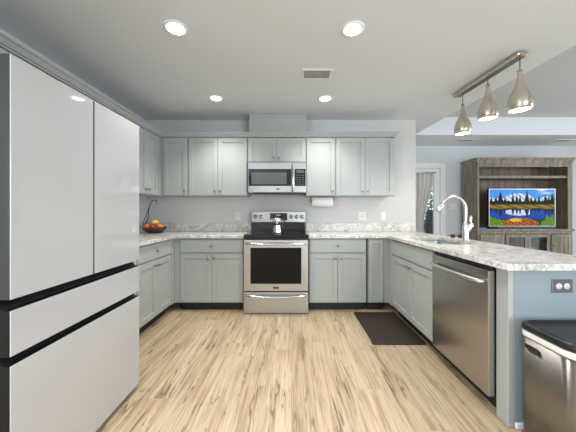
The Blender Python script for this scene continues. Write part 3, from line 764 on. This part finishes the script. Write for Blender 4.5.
# ------------------------------------------------------------------ pendant fixture
r = thing('pendant_fixture', 'brushed nickel ceiling bar with three teardrop pendant lights over the peninsula', 'pendant light', (1.86, 2.52, CZ), .06)
obj('canopy_bar', B((-.045, .045, -.40, .40, -.042, -.001, .016, 3)), M['bronze'], r)
for (px_, py_, zb) in ((1.855, 2.83, 2.032), (1.833, 2.44, 2.055), (1.835, 2.10, 2.002)):
    dx, dy = px_-1.86, py_-2.52; ca, sa = math.cos(.06), math.sin(-.06)
    lx, ly = dx*ca-dy*sa, dx*sa+dy*ca
    bm = bmesh.new()
    pr = [(a_*.90, z_) for a_, z_ in [(.0835, .0), (.0905, .035), (.0915, .06), (.086, .095), (.070, .135), (.050, .170), (.034, .205), (.024, .245), (.019, .285), (.018, .322), (0, .325)]]
    inner = [(max(0, a-.002), z) for a, z in pr[:-2]]
    lathe(bm, inner[::-1]+pr, seg=36)
    s = obj('pendant_shade', bm, M['bronze'], r, loc=(lx, ly, zb-CZ))
    bm = bmesh.new(); tube(bm, [(0, 0, .324), (0, 0, CZ-.043-zb)], .0035, 8); obj('stem', bm, M['wire'], s)
    bm = bmesh.new(); lathe(bm, [(0, .008), (.068, .008), (.070, .012), (.040, .05), (.02, .10), (0, .10)], seg=24); obj('bulb', bm, M['bulb'], s)
    l = bpy.data.lights.new('pendant_lamp', 'SPOT'); l.energy = PENDANT_POWER; l.color = (1, .90, .76); l.spot_size = math.radians(160); l.spot_blend = .5; l.shadow_soft_size = .05
    o = bpy.data.objects.new('pendant_lamp', l); COL.objects.link(o); o.parent = s; o.location = (0, 0, -.02)

# ------------------------------------------------------------------ living room: curtain, hutch, television
bm = bmesh.new()
nx, nz = 60, 26; zt, zb = 1.955, .62
rows = []
for j in range(nz+1):
    t = j/nz; z = zt+(zb-zt)*t
    k = min(1, t/.80); s = k*k*(3-2*k)
    xl = 2.20+(2.42-2.20)*s; xr = 2.815+(2.60-2.815)*s
    if t > .80: xl -= (t-.8)*.4; xr += (t-.8)*.35
    row = []
    for i in range(nx+1):
        u = i/nx; amp = .021*(1-.35*s)
        row.append(bm.verts.new((xl+(xr-xl)*u, LB-.045+amp*math.sin(u*2*PI*7+.6*math.sin(3*t))+.006*math.sin(u*31), z)))
    rows.append(row)
for a, b in zip(rows, rows[1:]):
    for i in range(nx): bm.faces.new((a[i], a[i+1], b[i+1], b[i])).smooth = True
cu = obj('curtain', bm, M['curtain'])
md = cu.modifiers.new('cloth_thickness', 'SOLIDIFY'); md.thickness = .003
tag(cu, 'grey sheer curtain gathered over the glazed door beyond the kitchen wall', 'curtain')
bm = bmesh.new(); tube(bm, [(2.02, LB-.045, 1.965), (2.86, LB-.045, 1.965)], .008, 10)
obj('curtain_rod', bm, M['nickel'], cu)

HX0, HX1, HY0, HY1 = 3.345, 5.05, 4.70, 5.12
r = thing('media_cabinet', 'tall weathered wooden media hutch with louvered doors against the living room wall', 'media cabinet', (HX0, HY0, 0))
W, D = HX1-HX0, HY1-HY0
obj('base', B((0, .03, 0, D, .06, .845), (W-.03, W, 0, D, .06, .845), (.03, W-.03, D-.02, D, .06, .845), (.03, W-.03, 0, D-.02, .06, .09),
              (.03, W-.03, .02, D-.02, .44, .46), (.03, W-.03, 0, .02, .80, .845), (.03, .06, 0, .02, .09, .80), (W-.06, W-.03, 0, .02, .09, .80),
              (.465, .495, 0, .4, .09, .80), (1.285, 1.315, 0, .4, .09, .80), (0, W, .03, .06, 0.001, .06)), M['wood'], r)
obj('ledge', B((-.02, W+.02, -.025, D, .846, .885, .006)), M['wood'], r)
obj('side_panel', B((0, .028, .02, D, .886, 2.06)), M['wood'], r); obj('side_panel', B((W-.028, W, .02, D, .886, 2.06)), M['wood'], r)
obj('face_frame', B((0, .032, 0, .019, .886, 2.06), (W-.08, W, 0, .019, .886, 2.06), (.032, W-.08, 0, .019, 2.00, 2.06)), M['wood'], r)
obj('back_board', B((.029, W-.029, D-.025, D, .886, 2.06)), M['wood_dark'], r)
obj('shelf', B((.029, W-.029, .021, D-.026, 1.80, 1.845, .003)), M['wood'], r)
bm = bmesh.new()
sweep(bm, [(0, D), (0, 0), (W, 0), (W, D)], [(0.0, 2.062), (.006, 2.062), (.010, 2.10), (.022, 2.125), (.030, 2.135), (.030, 2.165), (0.0, 2.165)][::-1])
for v in bm.verts: pass
obj('crown', bm, M['wood'], r)
obj('top_board', B((.0, W, .0, D, 2.12, 2.163)), M['wood'], r)
def louver_door(x0, x1):
    z0, z1, f = .10, .79, .05
    d = obj('louver_door', B((x0, x0+f, -.02, -.001, z0, z1), (x1-f, x1, -.02, -.001, z0, z1), (x0+f, x1-f, -.02, -.001, z0, z0+f), (x0+f, x1-f, -.02, -.001, z1-f, z1)), M['wood'], r)
    bm = bmesh.new(); n = 16
    for k in range(n):
        z = z0+f+(k+.5)/n*(z1-z0-2*f); h = (z1-z0-2*f)/n
        vs = box(bm, x0+f, x1-f, -.013, -.006, z-h*.55, z+h*.45)
        for v in vs: v.co.y += -.5*(z-v.co.z)*-1*.25
    obj('louver_slats', bm, M['wood'], d)
    knob(d, x1-.025 if x0 < .5 else x0+.025, -.02, .6)
louver_door(.04, .462); louver_door(1.318, W-.04)
for (x0, x1) in ((.498, .888), (.892, 1.282)):
    z0, z1, f = .10, .79, .05
    d = obj('glass_door', B((x0, x0+f, -.02, -.001, z0, z1), (x1-f, x1, -.02, -.001, z0, z1), (x0+f, x1-f, -.02, -.001, z0, z0+f), (x0+f, x1-f, -.02, -.001, z1-f, z1)), M['wood'], r)
    obj('door_glass', B((x0+f, x1-f, -.012, -.008, z0+f, z1-f)), M['glass'], d)
for (x, wd, mt, lb) in ((HX0+.56, .26, 'black', 'black media box behind the left glass door of the media cabinet'),
                        (HX0+.95, .24, 'white_plastic', 'pale media box behind the right glass door of the media cabinet')):
    q = thing('media_box', lb, 'media box', (x, HY0+.10, .4615))
    obj('case', B((0, wd, 0, .22, 0, .07, .004)), M[mt], q); obj('front_panel', B((.01, wd-.01, -.002, -.0002, .012, .058)), M['black_glass'], q)

# television
def tv_color(u, v):
    n = lambda f, p: .5+.5*math.sin(u*f+p)
    h = .62+.10*max(0, n(9, .4))+.03*n(61, 0)
    spike = 0
    for (c, w_, t) in ((.03, .03, .80), (.10, .035, .83), (.17, .05, .96), (.24, .03, .80), (.36, .028, .92), (.42, .03, .86), (.47, .03, .84), (.575, .045, .97), (.64, .03, .83),
                       (.70, .03, .80), (.76, .03, .84), (.86, .04, .87), (.91, .03, .86), (.96, .04, .92), (1.0, .03, .88)):
        d_ = abs(u-c)/w_
        if d_ < 1: spike = max(spike, .62+(t-.62)*(1-d_)*(1+.12*math.sin(v*190)))
    tree = max(spike, .665+.02*n(47, 1))
    mtn = .74+.16*max(0, 1-abs(u-.46)/.28)+.04*n(23, .5)+.05*max(0, 1-abs(u-.9)/.12)
    rnd = random.random()
    if v > .61:
        if v < tree: return (.001+.004*rnd, .004+.010*rnd, .003)
        if v < mtn:
            s = .5+.5*math.sin(u*70+v*50); return (.30+.5*s, .42+.42*s, .65+.25*s)
        c = math.exp(-((u-.80)/.06)**2-((v-.99)/.035)**2)+.6*math.exp(-((u-.88)/.10)**2-((v-.90)/.03)**2)
        c = min(1, c+.12*rnd); b_ = (.01, .26+.25*(1-v), .85)
        return tuple(b_[i]*(1-c)+c*.9 for i in range(3))
    if v > .575: return (.02, .06+.05*rnd, .006) if (u*13 % 1) < .6 else (.008, .02, .005)
    if v > .50: return (.30+.15*rnd, .15+.08*rnd, .012) if math.sin(u*31+v*60) > -.2 else (.10, .10, .012)
    bank = .46+.03*n(17, 2)-.10*(u > .60)*0
    if u < .22: gr = .23-.45*u+.035*n(90, 0)
    elif u > .76: gr = .30*min(1, (u-.76)/.12)*(.75+.25*n(80, 0))
    else: gr = 0
    if v < max(gr, 0): 
        g_ = .12+.25*rnd; return (.05+.14*rnd, g_, .008)
    e = ((u-.46)/.30)**2+((v-.06)/.16)**2
    if ((u-.40)/.09)**2+((v-.16)/.045)**2 < 1: return (.80, .50, .05)
    if e < 1: return (.36+.25*rnd, .09+.10*rnd, .010) if math.sin(u*60+5*math.sin(v*70)) > -.45 else (.05, .025, .010)
    if v < .20: return (.01, .03+.04*rnd, .025)
    if v > bank: return (.20, .14, .02)
    # water with reflections
    refl = .50-(tree-.60)*.75
    if v > refl: return (.01, .022, .03)
    m2 = .50-(mtn-.60)*.75
    if v > m2 and .25 < u < .62: return (.45+.35*rnd, .55+.25*rnd, .85)
    k = .6+.4*rnd
    return (.008*k, .10*k*(.5+v), .70*k*(.35+v*1.2))
tvx0, tvx1, tvz0, tvz1, tvy = 3.607, 4.822, .925, 1.613, 4.78
r = thing('television', 'flat television showing a mountain lake, standing in the wooden hutch', 'television', ((tvx0+tvx1)/2, tvy, .8865))
w2 = (tvx1-tvx0)/2; a0, a1 = tvz0-.8865, tvz1-.8865
obj('housing', B((-w2, w2, .004, .045, a0, a1, .003)), M['black'], r)
e = .012
obj('bezel', B((-w2, w2, -.004, .003, a1-e, a1), (-w2, w2, -.004, .003, a0, a0+e), (-w2, -w2+e, -.004, .003, a0+e, a1-e), (w2-e, w2, -.004, .003, a0+e, a1-e)), M['tv_frame'], r)
m, nt, b = new_mat('television_picture')
at = nt.nodes.new('ShaderNodeVertexColor'); at.layer_name = 'picture'
b.inputs['Base Color'].default_value = (.01, .01, .01, 1); b.inputs['Roughness'].default_value = .5; b.inputs['Specular IOR Level'].default_value = .06
nt.links.new(at.outputs[0], b.inputs['Emission Color']); b.inputs['Emission Strength'].default_value = .8
TV_MAT = m
bm = bmesh.new(); cl_ = bm.loops.layers.float_color.new('picture'); NU, NV = 132, 76
sx0, sx1, sz0, sz1 = -w2+e, w2-e, a0+e, a1-e
gv = [[bm.verts.new((sx0+(sx1-sx0)*i/NU, 0, sz0+(sz1-sz0)*j/NV)) for i in range(NU+1)] for j in range(NV+1)]
for j in range(NV):
    for i in range(NU):
        f = bm.faces.new((gv[j][i], gv[j][i+1], gv[j+1][i+1], gv[j+1][i])); c = tv_color((i+.5)/NU, (j+.5)/NV)
        for lp in f.loops: lp[cl_] = (*c, 1)
obj('screen', bm, TV_MAT, r)
obj('stand', B((-.25, .25, -.03, .12, 0, .008, .002), (-.05, .05, .01, .035, .008, a0)), M['black'], r)
q = thing('soundbar', 'long thin black soundbar lying below the television', 'soundbar', ((tvx0+tvx1)/2, 4.690, .8865))
obj('case', B((-.52, .52, 0, .045, 0, .032, .004)), M['black'], q); obj('grille', B((-.50, .50, -.002, -.0002, .006, .026)), M['fridge_dark'], q)
q = obj('small_box', B((3.395, 3.52, 4.72, 4.79, .8865, .905, .003)), M['blue_box']); tag(q, 'small bright blue box on the hutch ledge left of the television', 'box')

# ------------------------------------------------------------------ outdoors seen through the glazed door
struct('ground', B((-1.5, 6, LB+.101, 12, -.12, -.02)), M['lawn'])
def bush(label, cx, cy, rad, h, n, seed):
    rnd = random.Random(seed); bm = bmesh.new()
    for k in range(n):
        a = rnd.uniform(0, 2*PI); q = rad*math.sqrt(rnd.random()); z = rnd.uniform(.05, h)
        p = Vector((cx+q*math.cos(a), cy+q*math.sin(a), z)); s = rnd.uniform(.05, .10)
        d1 = Vector((rnd.uniform(-1, 1), rnd.uniform(-1, 1), rnd.uniform(-.4, 1))).normalized(); d2 = d1.orthogonal().normalized()
        bm.faces.new([bm.verts.new(p+d1*s), bm.verts.new(p+d2*s*.4), bm.verts.new(p-d1*s), bm.verts.new(p-d2*s*.4)])
    r = thing('shrub', label, 'shrub', (0, 0, 0)); obj('foliage', bm, M['leaf'], r)
    bm = bmesh.new(); tube(bm, [(cx, cy, -.02), (cx+.02, cy, h*.7)], [.03, .01], 8); obj('stem', bm, M['bark'], r)
bush('leafy green shrub low outside the glazed door', 3.12, 6.35, .30, .95, 700, 1)
bush('taller green shrub farther outside beyond the glazed door', 3.95, 7.4, .72, 2.1, 1500, 2)
bm = bmesh.new(); tube(bm, [(3.02, 5.75, -.02), (3.02, 5.75, .4), (3.03, 5.75, .9), (3.05, 5.76, 1.24)], [.10, .095, .085, .06], 12)
tag(obj('tree_stump', bm, M['bark']), 'dark upright trunk outside the glazed door behind the curtain', 'tree trunk')
